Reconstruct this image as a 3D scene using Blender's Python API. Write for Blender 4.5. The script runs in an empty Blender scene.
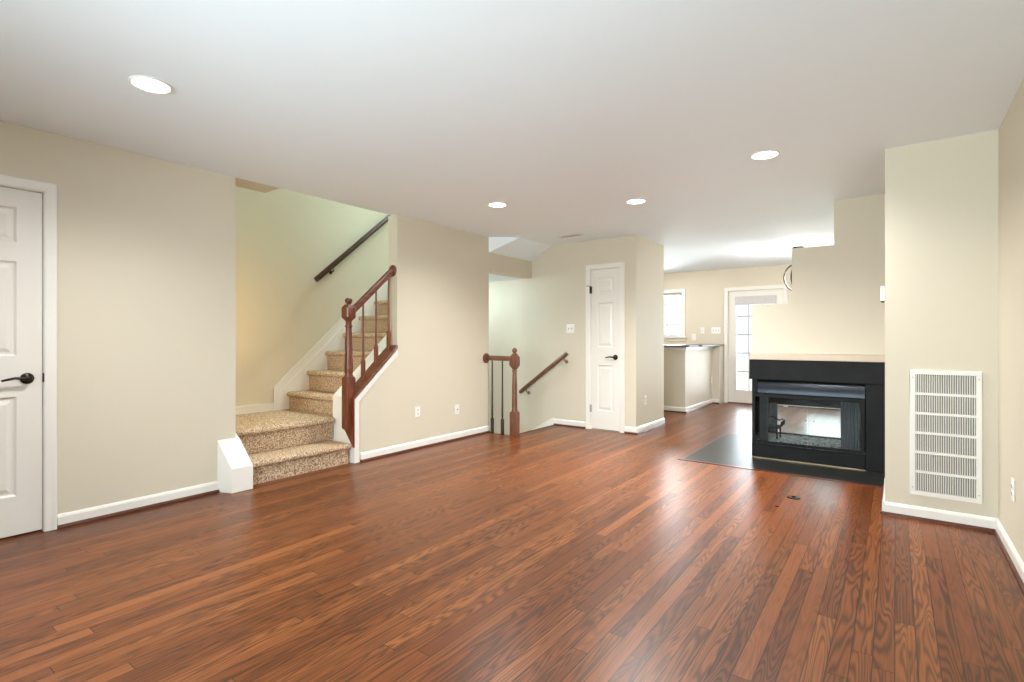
import bpy, bmesh, math, random
from mathutils import Vector, Matrix, Euler
random.seed(7)
C = bpy.context.scene.collection
SC = bpy.context.scene
PI = math.pi

# ------------------------------------------------------------------ camera
cam = bpy.data.cameras.new('camera'); cam_o = bpy.data.objects.new('camera', cam); C.objects.link(cam_o)
cam_o.location = (0, 0, 1.178)
cam_o.rotation_euler = (PI/2, 0, math.radians(36.3))
cam.sensor_width = 36.0
cam.lens = 522.0/1024*36
cam.shift_y = -3.0/1024
cam.clip_start = 0.02
SC.camera = cam_o

# ------------------------------------------------------------------ exposure, world, daylight
SC.view_settings.view_transform = 'Standard'
SC.view_settings.look = 'None'
SC.view_settings.gamma = 1.0
SC.view_settings.use_curve_mapping = False
SC.view_settings.exposure = 0.82
SC.cycles.max_bounces = 12
SC.cycles.diffuse_bounces = 8
SC.cycles.glossy_bounces = 6
SC.cycles.transparent_max_bounces = 24
SC.cycles.use_denoising = True

W = bpy.data.worlds.new('world'); SC.world = W; W.use_nodes = True
bg = W.node_tree.nodes['Background']
bg.inputs['Color'].default_value = (0.86, 0.95, 1.0, 1)
bg.inputs['Strength'].default_value = 0.72


def area(name, loc, direction, sx, sy, power, color=(1, 1, 1), spread=PI):
    l = bpy.data.lights.new(name, 'AREA'); l.shape = 'RECTANGLE'; l.size = sx; l.size_y = sy
    l.energy = power; l.color = color; l.spread = spread
    o = bpy.data.objects.new(name, l); C.objects.link(o); o.location = loc
    o.rotation_euler = Vector(direction).to_track_quat('-Z', 'Y').to_euler()
    return o

sun = bpy.data.lights.new('sun', 'SUN'); sun.energy = 5.5; sun.angle = 0.02; sun.color = (1.0, 0.97, 0.90)
sun_o = bpy.data.objects.new('sun', sun); C.objects.link(sun_o); sun_o.location = (-20, 14, 25)
sun_o.rotation_euler = Vector((0.62, 0.03, -0.78)).to_track_quat('-Z', 'Y').to_euler()
DAY = (0.82, 0.955, 1.0)
area('daylight_front_window', (-1.1, -1.62, 1.25), (0.0, 1, 0.22), 2.3, 1.9, 146, DAY)
area('daylight_side_window', (0.78, 1.1, 1.30), (-1, 0.2, 0.0), 1.0, 1.8, 9, DAY)
area('daylight_patio_door', (-2.0, 10.35, 1.1), (0, -1, 0.0), 0.9, 1.9, 31, (0.82, 0.93, 1.0))
area('daylight_added_window', (-0.7, 10.35, 1.1), (0, -1, 0.0), 1.1, 1.8, 36, (0.80, 0.97, 0.97))  # daylight behind the added window that stays out of view
area('daylight_kitchen_window', (-3.75, 10.35, 1.6), (0, -1, 0.1), 0.9, 0.9, 85, (0.90, 0.96, 1.0))
area('kitchen_fill', (-3.55, 8.75, 2.40), (0.15, 0.2, -1), 0.5, 0.5, 16, (1.0, 0.93, 0.90))  # added fill to brighten the kitchen, no fixture there
area('dining_fill', (-0.15, 8.0, 2.40), (-0.6, 0.6, -1), 0.5, 0.5, 12, (1.0, 0.93, 0.90))  # second added kitchen fill, out of view and without a fixture
area('upstairs_hall_light', (-4.75, 5.3, 4.8), (0, -0.45, -1), 0.9, 1.2, 54, (0.66, 0.93, 1.0))
area('landing_warm_fill', (-4.50, 2.10, 1.45), (-0.8, 0.5, -0.35), 0.14, 0.14, 3.2, (1.0, 0.66, 0.26))  # warm fill added for the amber glow by the landing, no wall lamp
area('basement_hall_light', (-4.9, 5.57, -1.25), (0.25, 0.2, 1), 0.5, 0.5, 14, (0.78, 0.93, 1.0))
area('basement_stair_light', (-4.95, 5.35, 1.98), (0.3, 0.3, -1), 0.5, 0.4, 11, (0.76, 0.96, 1.0))


# ------------------------------------------------------------------ materials
def mat(name, color, rough=0.5, metal=0.0, spec=0.5, noise=None, bump=None, coat=0.0):
    """noise=(scale, other colour, contrast lo, hi); bump=(scale, strength, distance)"""
    m = bpy.data.materials.new(name); m.use_nodes = True
    n = m.node_tree.nodes; L = m.node_tree.links
    b = n['Principled BSDF']
    b.inputs['Base Color'].default_value = (*color, 1)
    b.inputs['Roughness'].default_value = rough
    b.inputs['Metallic'].default_value = metal
    b.inputs['Specular IOR Level'].default_value = spec
    b.inputs['Coat Weight'].default_value = coat
    tc = n.new('ShaderNodeTexCoord')
    if noise:
        t = n.new('ShaderNodeTexNoise'); t.inputs['Scale'].default_value = noise[0]; t.inputs['Detail'].default_value = 4
        r = n.new('ShaderNodeValToRGB')
        r.color_ramp.elements[0].position = noise[2]; r.color_ramp.elements[1].position = noise[3]
        r.color_ramp.elements[0].color = (*noise[1], 1); r.color_ramp.elements[1].color = (*color, 1)
        L.new(tc.outputs['Object'], t.inputs['Vector']); L.new(t.outputs['Fac'], r.inputs['Fac'])
        L.new(r.outputs['Color'], b.inputs['Base Color'])
    if bump:
        t = n.new('ShaderNodeTexNoise'); t.inputs['Scale'].default_value = bump[0]; t.inputs['Detail'].default_value = 3
        bp = n.new('ShaderNodeBump'); bp.inputs['Strength'].default_value = bump[1]; bp.inputs['Distance'].default_value = bump[2]
        L.new(tc.outputs['Object'], t.inputs['Vector']); L.new(t.outputs['Fac'], bp.inputs['Height'])
        L.new(bp.outputs['Normal'], b.inputs['Normal'])
    return m


def emit(name, color, strength):
    m = bpy.data.materials.new(name); m.use_nodes = True
    b = m.node_tree.nodes['Principled BSDF']
    b.inputs['Base Color'].default_value = (0.9, 0.9, 0.88, 1)
    b.inputs['Emission Color'].default_value = (*color, 1)
    b.inputs['Emission Strength'].default_value = strength
    return m


def glass(name, tint=(1, 1, 1), ior=1.45, rough=0.02):
    m = bpy.data.materials.new(name); m.use_nodes = True
    n = m.node_tree.nodes; L = m.node_tree.links
    n.remove(n['Principled BSDF'])
    tr = n.new('ShaderNodeBsdfTransparent'); tr.inputs['Color'].default_value = (*tint, 1)
    gl = n.new('ShaderNodeBsdfGlossy'); gl.inputs['Roughness'].default_value = rough
    fr = n.new('ShaderNodeFresnel'); fr.inputs['IOR'].default_value = ior
    mx = n.new('ShaderNodeMixShader')
    L.new(fr.outputs['Fac'], mx.inputs['Fac']); L.new(tr.outputs['BSDF'], mx.inputs[1]); L.new(gl.outputs['BSDF'], mx.inputs[2])
    L.new(mx.outputs['Shader'], n['Material Output'].inputs['Surface'])
    return m


def wood(name, c1, c2, axis_scale=(6, 6, 1.0), rough=0.3):
    m = bpy.data.materials.new(name); m.use_nodes = True
    n = m.node_tree.nodes; L = m.node_tree.links; b = n['Principled BSDF']
    tc = n.new('ShaderNodeTexCoord'); mp = n.new('ShaderNodeMapping'); mp.inputs['Scale'].default_value = axis_scale
    t = n.new('ShaderNodeTexNoise'); t.inputs['Scale'].default_value = 9; t.inputs['Detail'].default_value = 6; t.inputs['Distortion'].default_value = 0.6
    r = n.new('ShaderNodeValToRGB')
    r.color_ramp.elements[0].position = 0.32; r.color_ramp.elements[1].position = 0.68
    r.color_ramp.elements[0].color = (*c1, 1); r.color_ramp.elements[1].color = (*c2, 1)
    L.new(tc.outputs['Object'], mp.inputs['Vector']); L.new(mp.outputs['Vector'], t.inputs['Vector'])
    L.new(t.outputs['Fac'], r.inputs['Fac']); L.new(r.outputs['Color'], b.inputs['Base Color'])
    b.inputs['Roughness'].default_value = rough
    return m


def floor_material():
    m = bpy.data.materials.new('oak_strip_floor'); m.use_nodes = True
    n = m.node_tree.nodes; L = m.node_tree.links; b = n['Principled BSDF']
    def math_(op, a, bb=None, c=None):
        q = n.new('ShaderNodeMath'); q.operation = op
        for i, v in enumerate((a, bb, c)):
            if v is None: continue
            if isinstance(v, (int, float)): q.inputs[i].default_value = v
            else: L.new(v, q.inputs[i])
        return q.outputs[0]
    def comb(x, y, z):
        q = n.new('ShaderNodeCombineXYZ')
        for i, v in enumerate((x, y, z)):
            if isinstance(v, (int, float)): q.inputs[i].default_value = v
            else: L.new(v, q.inputs[i])
        return q.outputs[0]
    def ramp(v, stops):
        r = n.new('ShaderNodeValToRGB'); e = r.color_ramp.elements
        while len(e) < len(stops): e.new(0.5)
        for el, (p, c) in zip(e, stops): el.position = p; el.color = (*c, 1)
        L.new(v, r.inputs['Fac']); return r.outputs['Color']
    def noise(vec, scale, detail=3, rough=0.5, dist=0.0):
        t = n.new('ShaderNodeTexNoise'); t.inputs['Scale'].default_value = scale; t.inputs['Detail'].default_value = detail
        t.inputs['Roughness'].default_value = rough; t.inputs['Distortion'].default_value = dist
        L.new(vec, t.inputs['Vector']); return t.outputs['Fac']
    def white(vec):
        t = n.new('ShaderNodeTexWhiteNoise'); t.noise_dimensions = '3D'; L.new(vec, t.inputs['Vector']); return t.outputs['Value']
    tc = n.new('ShaderNodeTexCoord'); sp = n.new('ShaderNodeSeparateXYZ'); L.new(tc.outputs['Object'], sp.inputs[0])
    x, y = sp.outputs[0], sp.outputs[1]
    PW, PL = 0.066, 1.45
    xs = math_('DIVIDE', math_('ADD', x, 20.0), PW)
    ix = math_('FLOOR', xs); fx = math_('FRACT', xs)
    r1 = white(comb(ix, 3.3, 1.7))
    ys = math_('DIVIDE', math_('ADD', math_('ADD', y, 30.0), math_('MULTIPLY', r1, 9.7)), PL)
    iy = math_('FLOOR', ys); fy = math_('FRACT', ys)
    rid = white(comb(ix, iy, 5.1)); rid2 = white(comb(iy, ix, 8.9))
    off = math_('MULTIPLY', rid, 60.0)
    # long fine grain
    fine = noise(comb(math_('MULTIPLY', x, 120.0), math_('MULTIPLY', y, 1.3), off), 1.0, 3, 0.55)
    # cathedral figure: contour lines of a stretched noise field, one field per plank
    fld = noise(comb(math_('ADD', math_('MULTIPLY', x, 11.0), off), math_('MULTIPLY', y, 0.8), off), 1.0, 2, 0.5, 0.3)
    rings = math_('MULTIPLY_ADD', math_('SINE', math_('MULTIPLY', fld, 125.0)), 0.5, 0.5)
    rings = math_('POWER', rings, 1.5)
    amt = math_('MULTIPLY', math_('MULTIPLY_ADD', math_('GREATER_THAN', rid2, 0.25), 0.60, 0.40), 0.95)
    base = ramp(rid, [(0.0, (0.140, 0.036, 0.0085)), (0.35, (0.182, 0.050, 0.0120)), (0.75, (0.222, 0.065, 0.0165)), (1.0, (0.285, 0.092, 0.0260))])
    gr = math_('MULTIPLY_ADD', fine, 0.90, 0.55)
    rg = math_('SUBTRACT', 1.0, math_('MULTIPLY', math_('MULTIPLY', amt, 0.62), rings))
    v = math_('MULTIPLY', gr, rg)
    gapx = math_('LESS_THAN', math_('MINIMUM', fx, math_('SUBTRACT', 1.0, fx)), 0.028)
    gapy = math_('LESS_THAN', fy, 0.0025)
    gap = math_('MAXIMUM', gapx, gapy)
    v = math_('MULTIPLY', v, math_('MULTIPLY_ADD', gap, -0.75, 1.0))
    vm = n.new('ShaderNodeVectorMath'); vm.operation = 'SCALE'; L.new(base, vm.inputs[0]); L.new(v, vm.inputs['Scale'])
    L.new(vm.outputs[0], b.inputs['Base Color'])
    rr = math_('MULTIPLY_ADD', fine, 0.06, 0.30)
    L.new(rr, b.inputs['Roughness'])
    b.inputs['Specular IOR Level'].default_value = 0.36
    bp = n.new('ShaderNodeBump'); bp.inputs['Strength'].default_value = 0.12; bp.inputs['Distance'].default_value = 0.0006
    hgt = math_('SUBTRACT', math_('MULTIPLY', fine, 0.12), gap); L.new(hgt, bp.inputs['Height']); L.new(bp.outputs['Normal'], b.inputs['Normal'])
    return m


def carpet_material():
    m = bpy.data.materials.new('speckled_carpet'); m.use_nodes = True
    n = m.node_tree.nodes; L = m.node_tree.links; b = n['Principled BSDF']
    tc = n.new('ShaderNodeTexCoord')
    t = n.new('ShaderNodeTexNoise'); t.inputs['Scale'].default_value = 85; t.inputs['Detail'].default_value = 3; t.inputs['Roughness'].default_value = 0.7
    r = n.new('ShaderNodeValToRGB'); e = r.color_ramp.elements; e.new(0.5)
    for el, (p, c) in zip(e, [(0.38, (0.185, 0.120, 0.075)), (0.50, (0.52, 0.365, 0.235)), (0.62, (0.80, 0.63, 0.46))]):
        el.position = p; el.color = (*c, 1)
    L.new(tc.outputs['Object'], t.inputs['Vector']); L.new(t.outputs['Fac'], r.inputs['Fac']); L.new(r.outputs['Color'], b.inputs['Base Color'])
    b.inputs['Roughness'].default_value = 0.95; b.inputs['Specular IOR Level'].default_value = 0.1
    bp = n.new('ShaderNodeBump'); bp.inputs['Strength'].default_value = 0.9; bp.inputs['Distance'].default_value = 0.006
    L.new(t.outputs['Fac'], bp.inputs['Height']); L.new(bp.outputs['Normal'], b.inputs['Normal'])
    return m


def slate_material():
    m = bpy.data.materials.new('dark_slate_tile'); m.use_nodes = True
    n = m.node_tree.nodes; L = m.node_tree.links; b = n['Principled BSDF']
    tc = n.new('ShaderNodeTexCoord')
    br = n.new('ShaderNodeTexBrick'); br.offset = 0.0
    br.inputs['Scale'].default_value = 1.0; br.inputs['Brick Width'].default_value = 0.31; br.inputs['Row Height'].default_value = 0.31
    br.inputs['Mortar Size'].default_value = 0.004
    br.inputs['Color1'].default_value = (0.013, 0.014, 0.013, 1); br.inputs['Color2'].default_value = (0.019, 0.020, 0.018, 1)
    br.inputs['Mortar'].default_value = (0.009, 0.009, 0.008, 1)
    L.new(tc.outputs['Object'], br.inputs['Vector']); L.new(br.outputs['Color'], b.inputs['Base Color'])
    b.inputs['Roughness'].default_value = 0.33; b.inputs['Specular IOR Level'].default_value = 0.32
    t = n.new('ShaderNodeTexNoise'); t.inputs['Scale'].default_value = 14
    bp = n.new('ShaderNodeBump'); bp.inputs['Strength'].default_value = 0.15; bp.inputs['Distance'].default_value = 0.004
    L.new(tc.outputs['Object'], t.inputs['Vector']); L.new(t.outputs['Fac'], bp.inputs['Height']); L.new(bp.outputs['Normal'], b.inputs['Normal'])
    return m


M = dict(
    wall=mat('beige_wall_paint', (0.660, 0.608, 0.492), 0.55, spec=0.3, noise=(1.3, (0.650, 0.598, 0.482), 0.3, 0.7), bump=(260, 0.05, 0.001)),
    ceiling=mat('white_ceiling_paint', (0.855, 0.935, 0.98), 0.85, spec=0.2, noise=(0.8, (0.845, 0.925, 0.97), 0.3, 0.7), bump=(220, 0.06, 0.001)),
    white=mat('white_trim_paint', (0.82, 0.80, 0.75), 0.32, noise=(2.0, (0.80, 0.78, 0.73), 0.3, 0.7)),
    door=mat('white_door_paint', (0.80, 0.775, 0.72), 0.35, noise=(2.0, (0.785, 0.76, 0.705), 0.3, 0.7)),
    plastic=mat('white_plastic', (0.85, 0.84, 0.81), 0.3, noise=(4.0, (0.84, 0.83, 0.80), 0.3, 0.7)),
    floor=floor_material(),
    carpet=carpet_material(),
    slate=slate_material(),
    redwood=wood('red_stained_oak', (0.085, 0.020, 0.009), (0.215, 0.060, 0.026), (5, 5, 0.8)),
    redwood_rail=wood('red_stained_oak_rail', (0.085, 0.022, 0.010), (0.225, 0.066, 0.030), (5, 0.8, 5)),
    brownwood=wood('brown_stained_oak', (0.10, 0.036, 0.018), (0.20, 0.078, 0.038), (5, 5, 0.8)),
    brownrail=wood('brown_stained_oak_rail', (0.10, 0.036, 0.018), (0.20, 0.078, 0.038), (0.8, 5, 5)),
    darkrail=wood('dark_walnut_rail', (0.030, 0.012, 0.007), (0.075, 0.030, 0.016), (5, 0.8, 5)),
    shoe=wood('shoe_moulding_oak', (0.06, 0.018, 0.009), (0.12, 0.036, 0.018), (1, 1, 5)),
    bronze=mat('oil_rubbed_bronze', (0.020, 0.014, 0.011), 0.32, 0.6, noise=(30, (0.03, 0.02, 0.014), 0.3, 0.7)),
    ironrod=mat('dark_baluster_finish', (0.030, 0.020, 0.016), 0.4, 0.0, noise=(30, (0.045, 0.028, 0.02), 0.3, 0.7)),
    black=mat('matt_black_metal', (0.0055, 0.0058, 0.006), 0.50, 0.0, spec=0.16, noise=(7, (0.010, 0.0104, 0.0108), 0.35, 0.7)),
    gloss=mat('satin_black_metal', (0.018, 0.022, 0.028), 0.30, 0.75, noise=(9, (0.024, 0.028, 0.035), 0.35, 0.7)),
    firewall=mat('firebox_brick_grey', (0.032, 0.033, 0.035), 0.8, noise=(16, (0.055, 0.056, 0.058), 0.3, 0.7), bump=(40, 0.4, 0.004)),
    ash=mat('firebox_ash', (0.12, 0.12, 0.118), 0.95, noise=(34, (0.42, 0.42, 0.40), 0.4, 0.62), bump=(60, 0.6, 0.006)),
    mesh=mat('spark_screen_mesh', (0.035, 0.037, 0.042), 0.5, 0.5, noise=(120, (0.085, 0.088, 0.096), 0.4, 0.6)),
    iron=mat('cast_iron', (0.012, 0.012, 0.013), 0.55, 0.4, noise=(40, (0.02, 0.02, 0.02), 0.3, 0.7)),
    brass=mat('brushed_brass', (0.42, 0.33, 0.18), 0.35, 0.9, noise=(40, (0.36, 0.27, 0.15), 0.3, 0.7)),
    stone=mat('cream_mantel_paint', (0.60, 0.50, 0.39), 0.45, noise=(5, (0.56, 0.46, 0.35), 0.3, 0.7)),
    dark=mat('dark_slot', (0.03, 0.03, 0.032), 0.7, noise=(20, (0.04, 0.04, 0.042), 0.3, 0.7)),
    filter=mat('grey_filter_cloth', (0.12, 0.125, 0.13), 0.9, noise=(60, (0.16, 0.165, 0.17), 0.3, 0.7)),
    granite=mat('dark_speckled_granite', (0.10, 0.085, 0.075), 0.42, noise=(60, (0.035, 0.03, 0.028), 0.38, 0.6)),
    halfwall=mat('pale_wall_paint', (0.66, 0.62, 0.53), 0.5, noise=(1.3, (0.65, 0.61, 0.52), 0.3, 0.7)),
    blind=mat('pale_grey_fabric', (0.62, 0.61, 0.61), 0.8, noise=(90, (0.54, 0.53, 0.53), 0.4, 0.6)),
    grey=mat('pale_grey_metal', (0.42, 0.42, 0.41), 0.4, noise=(30, (0.38, 0.38, 0.37), 0.3, 0.7)),
    pane=glass('window_pane'),
    fireglass=glass('fireplace_glass', (0.90, 0.93, 0.93), 1.22),
    lamp=emit('lamp_diffuser_glow', (1.0, 0.97, 0.90), 7.0),
    bulb=emit('bulb_glow', (1.0, 0.90, 0.74), 4.0),
    lawn=mat('lawn_grass', (0.40, 0.44, 0.32), 0.95, noise=(6, (0.48, 0.51, 0.40), 0.35, 0.65)),
    deck=mat('grey_deck_boards', (0.40, 0.38, 0.35), 0.8, noise=(5, (0.34, 0.32, 0.30), 0.35, 0.65)),
)


# ------------------------------------------------------------------ mesh helpers
class MB:
    """collects shapes in one bmesh; off is subtracted so a thing's parts are local to its base"""
    def __init__(self, off=(0, 0, 0)):
        self.bm = bmesh.new(); self.off = Vector(off)
    def v(self, p): return self.bm.verts.new(Vector(p) - self.off)
    def box(self, x0, x1, y0, y1, z0, z1):
        return self.prism([(x0, y0), (x1, y0), (x1, y1), (x0, y1)], 'z', z0, z1)
    def prism(self, pts, axis, a, b):
        def P(p, t):
            if axis == 'z': return (p[0], p[1], t)
            if axis == 'x': return (t, p[0], p[1])
            return (p[0], t, p[1])
        A = [self.v(P(p, a)) for p in pts]; B = [self.v(P(p, b)) for p in pts]
        k = len(pts)
        f = [self.bm.faces.new(A), self.bm.faces.new(B)]
        for i in range(k): f.append(self.bm.faces.new([A[i], A[(i+1) % k], B[(i+1) % k], B[i]]))
        return self
    def loft(self, rings, cap=True):
        R = [[self.v(p) for p in r] for r in rings]; k = len(rings[0])
        for a, b in zip(R, R[1:]):
            for i in range(k): self.bm.faces.new([a[i], a[(i+1) % k], b[(i+1) % k], b[i]])
        if cap: self.bm.faces.new(R[0]); self.bm.faces.new(R[-1])
        return self
    def lathe(self, prof, c=(0, 0, 0), axis='z', seg=20):
        c = Vector(c); rings = []
        for r, t in prof:
            r = max(r, 0.0004); ring = []
            for i in range(seg):
                a = 2*PI*i/seg; u, w = r*math.cos(a), r*math.sin(a)
                ring.append(c + Vector({'z': (u, w, t), 'x': (t, u, w), 'y': (u, t, w)}[axis]))
            rings.append(ring)
        return self.loft(rings)
    def square_turn(self, prof, c=(0, 0, 0), chamfer=0.0):
        """stack of square sections: prof = (half width, z, corner cut)"""
        c = Vector(c); rings = []
        for h, z, k in prof:
            k = max(k, 0.0008)
            rings.append([c + Vector((x, y, z)) for x, y in ((-h+k, -h), (h-k, -h), (h, -h+k), (h, h-k), (h-k, h), (-h+k, h), (-h, h-k), (-h, -h+k))])
        return self.loft(rings)
    def tube(self, path, r, seg=10, closed=False):
        path = [Vector(p) for p in path]; rings = []; n = len(path)
        for i, p in enumerate(path):
            if closed: d = path[(i+1) % n] - path[i-1]
            else: d = path[min(i+1, n-1)] - path[max(i-1, 0)]
            d.normalize()
            up = Vector((0, 0, 1)) if abs(d.z) < 0.95 else Vector((1, 0, 0))
            a = d.cross(up).normalized(); b = a.cross(d).normalized()
            rr = r[i] if isinstance(r, (list, tuple)) else r
            rings.append([p + a*rr*math.cos(2*PI*k/seg) + b*rr*math.sin(2*PI*k/seg) for k in range(seg)])
        if closed: rings.append(rings[0]); return self.loft(rings, cap=False)
        return self.loft(rings)
    def sweep(self, prof, p0, p1, side):
        """profile (s, t) swept from p0 to p1; s along `side`, t along the normal of the run"""
        p0, p1 = Vector(p0), Vector(p1); d = (p1-p0).normalized(); s = Vector(side).normalized(); t = s.cross(d)
        if t.z < 0: t = -t
        return self.loft([[p + s*a + t*b for a, b in prof] for p in (p0, p1)])
    def build(self, name, m, parent=None, bevel=0.0, smooth=False, segs=2, kind=None):
        bm = self.bm
        bmesh.ops.remove_doubles(bm, verts=bm.verts, dist=1e-6)
        bmesh.ops.recalc_face_normals(bm, faces=bm.faces)
        if bevel:
            es = [e for e in bm.edges if len(e.link_faces) == 2 and e.calc_face_angle(0) > 0.5]
            bmesh.ops.bevel(bm, geom=es, offset=bevel, segments=segs, affect='EDGES', profile=0.6, clamp_overlap=True)
        me = bpy.data.meshes.new(name); bm.to_mesh(me); bm.free()
        me.materials.append(M[m] if isinstance(m, str) else m)
        if smooth:
            for p in me.polygons: p.use_smooth = True
            me.set_sharp_from_angle(angle=math.radians(38))
        o = bpy.data.objects.new(name, me); C.objects.link(o)
        if parent: o.parent = parent
        if kind: o['kind'] = kind
        return o


def struct(name, mb, m, parent=None, **k):
    o = mb.build(name, m, parent, **k)
    if parent is None: o['kind'] = 'structure'
    return o


def holder(name, loc=(0, 0, 0)):
    o = bpy.data.objects.new(name, None); C.objects.link(o); o.location = loc; o['kind'] = 'structure'; return o


def thing(name, label, cat, loc=(0, 0, 0), rotz=0.0, group=None):
    o = bpy.data.objects.new(name, None); C.objects.link(o); o.location = loc; o.rotation_euler = (0, 0, rotz)
    o['label'] = label; o['category'] = cat
    if group: o['group'] = group
    return o


def dup(root, loc, rotz=None, label=None):
    r = root.copy(); C.objects.link(r); r.location = loc
    if rotz is not None: r.rotation_euler = (0, 0, rotz)
    if label: r['label'] = label
    for ch in list(root.children):
        c = ch.copy(); C.objects.link(c); c.parent = r
        for g in list(ch.children):
            d = g.copy(); C.objects.link(d); d.parent = c
    return r


def wall_grid(mb, axis, c0, c1, a0, a1, z0, z1, holes):
    """wall slab with rectangular holes (a0,a1,z0,z1); axis = 'x' (slab between x=c0..c1, running in y) or 'y'"""
    As = sorted({a0, a1, *[h[0] for h in holes], *[h[1] for h in holes]})
    for p, q in zip(As, As[1:]):
        mid = (p+q)/2; blocks = sorted([(h[2], h[3]) for h in holes if h[0] < mid < h[1]])
        z = z0
        for b0, b1 in blocks + [(z1, z1)]:
            if b0 - z > 1e-4:
                if axis == 'x': mb.box(c0, c1, p, q, z, b0)
                else: mb.box(p, q, c0, c1, z, b0)
            z = b1
    return mb


# ------------------------------------------------------------------ the shell
H = 2.44
XL, XS, XW, YB, XF = -4.18, -4.10, 0.502, 6.05, -5.35   # left wall, stair wall, right wall, back wall, far stairwell wall
XSI = -4.236                                           # inner face of the stair wall
YK = 10.0                                              # kitchen back wall

fl = MB()
for x0, x1, y0, y1 in ((-4.4, -4.18, -1.45, 2.02), (-4.18, 0.62, -1.45, 5.09), (-3.73, 0.62, 5.09, 6.05), (-2.56, 0.62, 6.05, 7.0), (-5.2, 0.62, 7.0, 10.12)):
    fl.box(x0, x1, y0, y1, -0.24, 0)
struct('floor', fl, 'floor')

ce = MB()
ce.box(XL, 0.62, -1.45, 10.12, H, H+0.2)
ce.box(-4.42, XL, -1.45, 1.9, H, H+0.2)
ce.box(-5.34, XL, 6.9, 10.12, H, H+0.2)
struct('ceiling', ce, 'ceiling')
struct('ceiling_soffit', MB().box(-4.42, XL-0.001, 2.021, 2.39, H, H+0.35), 'wall')   # stub over the foot of the stairs

wl = MB(); wall_grid(wl, 'x', XL-0.12, XL, -1.45, 2.02, 0, H, [(0.11, 0.874, 0, 2.066)])
wl.box(XL-0.13, XL-0.125, 0.0, 1.0, 0, 2.2)
struct('wall_left', wl, 'wall')
struct('wall_landing', MB().box(XF-0.1, XL-0.12, 1.90, 2.02, -0.2, 5.0), 'wall')
struct('wall_stairwell', MB().box(XF-0.12, XF, 2.02, 7.0, -2.6, 5.0), 'wall')
ws = MB(); ws.prism([(3.085, 0), (3.085, 0.60), (3.60, 1.062), (3.60, H), (5.09, H), (5.09, 0)], 'x', XSI, XS)
struct('wall_stair', ws, 'wall')
struct('wall_header', MB().box(XSI, XS, 5.09, YB, 2.012, H), 'wall')
struct('ceiling_slope', MB().loft([[(XS, 5.09, 2.25), (XS, 5.09, H), (-3.80, 5.34, H)], [(XS, YB, 2.25), (XS, YB, H), (-3.79, YB, H)]]), 'ceiling')
struct('ceiling_basement_stair', MB().box(XF, XSI, 5.09, YB, 2.012, 2.06), 'ceiling')
struct('wall_basement', MB().box(XF, -3.73, 4.97, 5.085, -2.6, -0.001), 'wall')
wb = MB(); wall_grid(wb, 'y', YB, YB+0.12, XF, -2.56, -2.6, H, [(-3.187, -2.770, 0, 2.063)])
wb.box(-2.68, -2.56, YB+0.12, 7.0, 0, H); wb.box(-5.2, -2.68, 6.88, 7.0, 0, H)
wb.box(-3.3, -2.68, YB+0.125, YB+0.14, 0, 2.2)
struct('wall_back', wb, 'wall')
struct('wall_upstairs', MB().box(XL, XL+0.1, 1.9, 7.0, H+0.2, 5.0).box(XF-0.1, XL, 6.9, 7.0, H+0.2, 5.0), 'wall')
struct('ceiling_upstairs', MB().box(XF-0.1, XL+0.1, 1.9, 7.0, 5.0, 5.1), 'ceiling')
wr = MB(); wall_grid(wr, 'x', XW, XW+0.12, -1.45, 10.12, 0, H, [(0.6, 1.6, 0.45, 2.2)])
struct('wall_right', wr, 'wall')
wn = MB(); wall_grid(wn, 'y', -1.45, -1.33, -4.3, XW, 0, H, [(-2.3, -0.15, 0.35, 2.25)])
struct('wall_near', wn, 'wall')
wk = MB(); wall_grid(wk, 'y', YK, YK+0.12, -5.2, XW, 0, H, [(-4.15, -3.30, 1.20, 2.05), (-2.46, -1.55, 0, 2.03), (-1.25, -0.20, 0.25, 2.05)])
struct('wall_kitchen', wk, 'wall')
struct('wall_kitchen_left', MB().box(-5.32, -5.2, 7.0, 10.12, 0, H), 'wall')
struct('wall_grille', MB().box(-0.0565, XW, 4.29, 6.22, 0, H), 'wall')
struct('wall_fireplace', MB().prism([(-1.154, 1.029), (-1.154, 1.506), (-0.799, 1.506), (-0.799, 2.034), (-0.455, 2.034), (-0.455, H), (-0.0565, H), (-0.0565, 1.029)], 'y', 5.61, 6.20), 'wall')

# outside
struct('ground_lawn', MB().box(-30, 30, 11.9, 45, -0.5, -0.30), 'lawn')
struct('ground_deck', MB().box(-6, 3, 10.13, 11.9, -0.2, -0.04), 'deck')


# ------------------------------------------------------------------ baseboards with dark shoe moulding
BB = [(0, 0.022), (0.014, 0.022), (0.014, 0.068), (0.009, 0.080), (0.003, 0.086), (0, 0.086)]
SHOE = [(0, 0), (0.026, 0), (0.025, 0.010), (0.020, 0.018), (0.012, 0.023), (0, 0.024)]
def baseboard(name, runs):
    b = MB(); s = MB()
    for (x0, y0), (x1, y1), nrm in runs:
        n3 = Vector((*nrm, 0))
        for mb, pr in ((b, BB), (s, SHOE)):
            mb.loft([[Vector((x, y, 0)) + n3*(a+0.0005) + Vector((0, 0, z)) for a, z in pr] for x, y in ((x0, y0), (x1, y1))])
    o = struct(name, b, 'white'); s.build('shoe_moulding', 'shoe', o)
    return o
baseboard('baseboard_left', [((XL, 0.936), (XL, 1.895), (1, 0)), ((XL, -1.33), (XL, 0.045), (1, 0))])
baseboard('baseboard_stair', [((XS, 3.145), (XS, 5.09), (1, 0))])
baseboard('baseboard_back', [((-3.73, YB), (-3.252, YB), (0, -1)), ((-2.705, YB), (-2.545, YB), (0, -1)), ((-2.56, YB-0.014), (-2.56, 7.0), (1, 0))])
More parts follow.
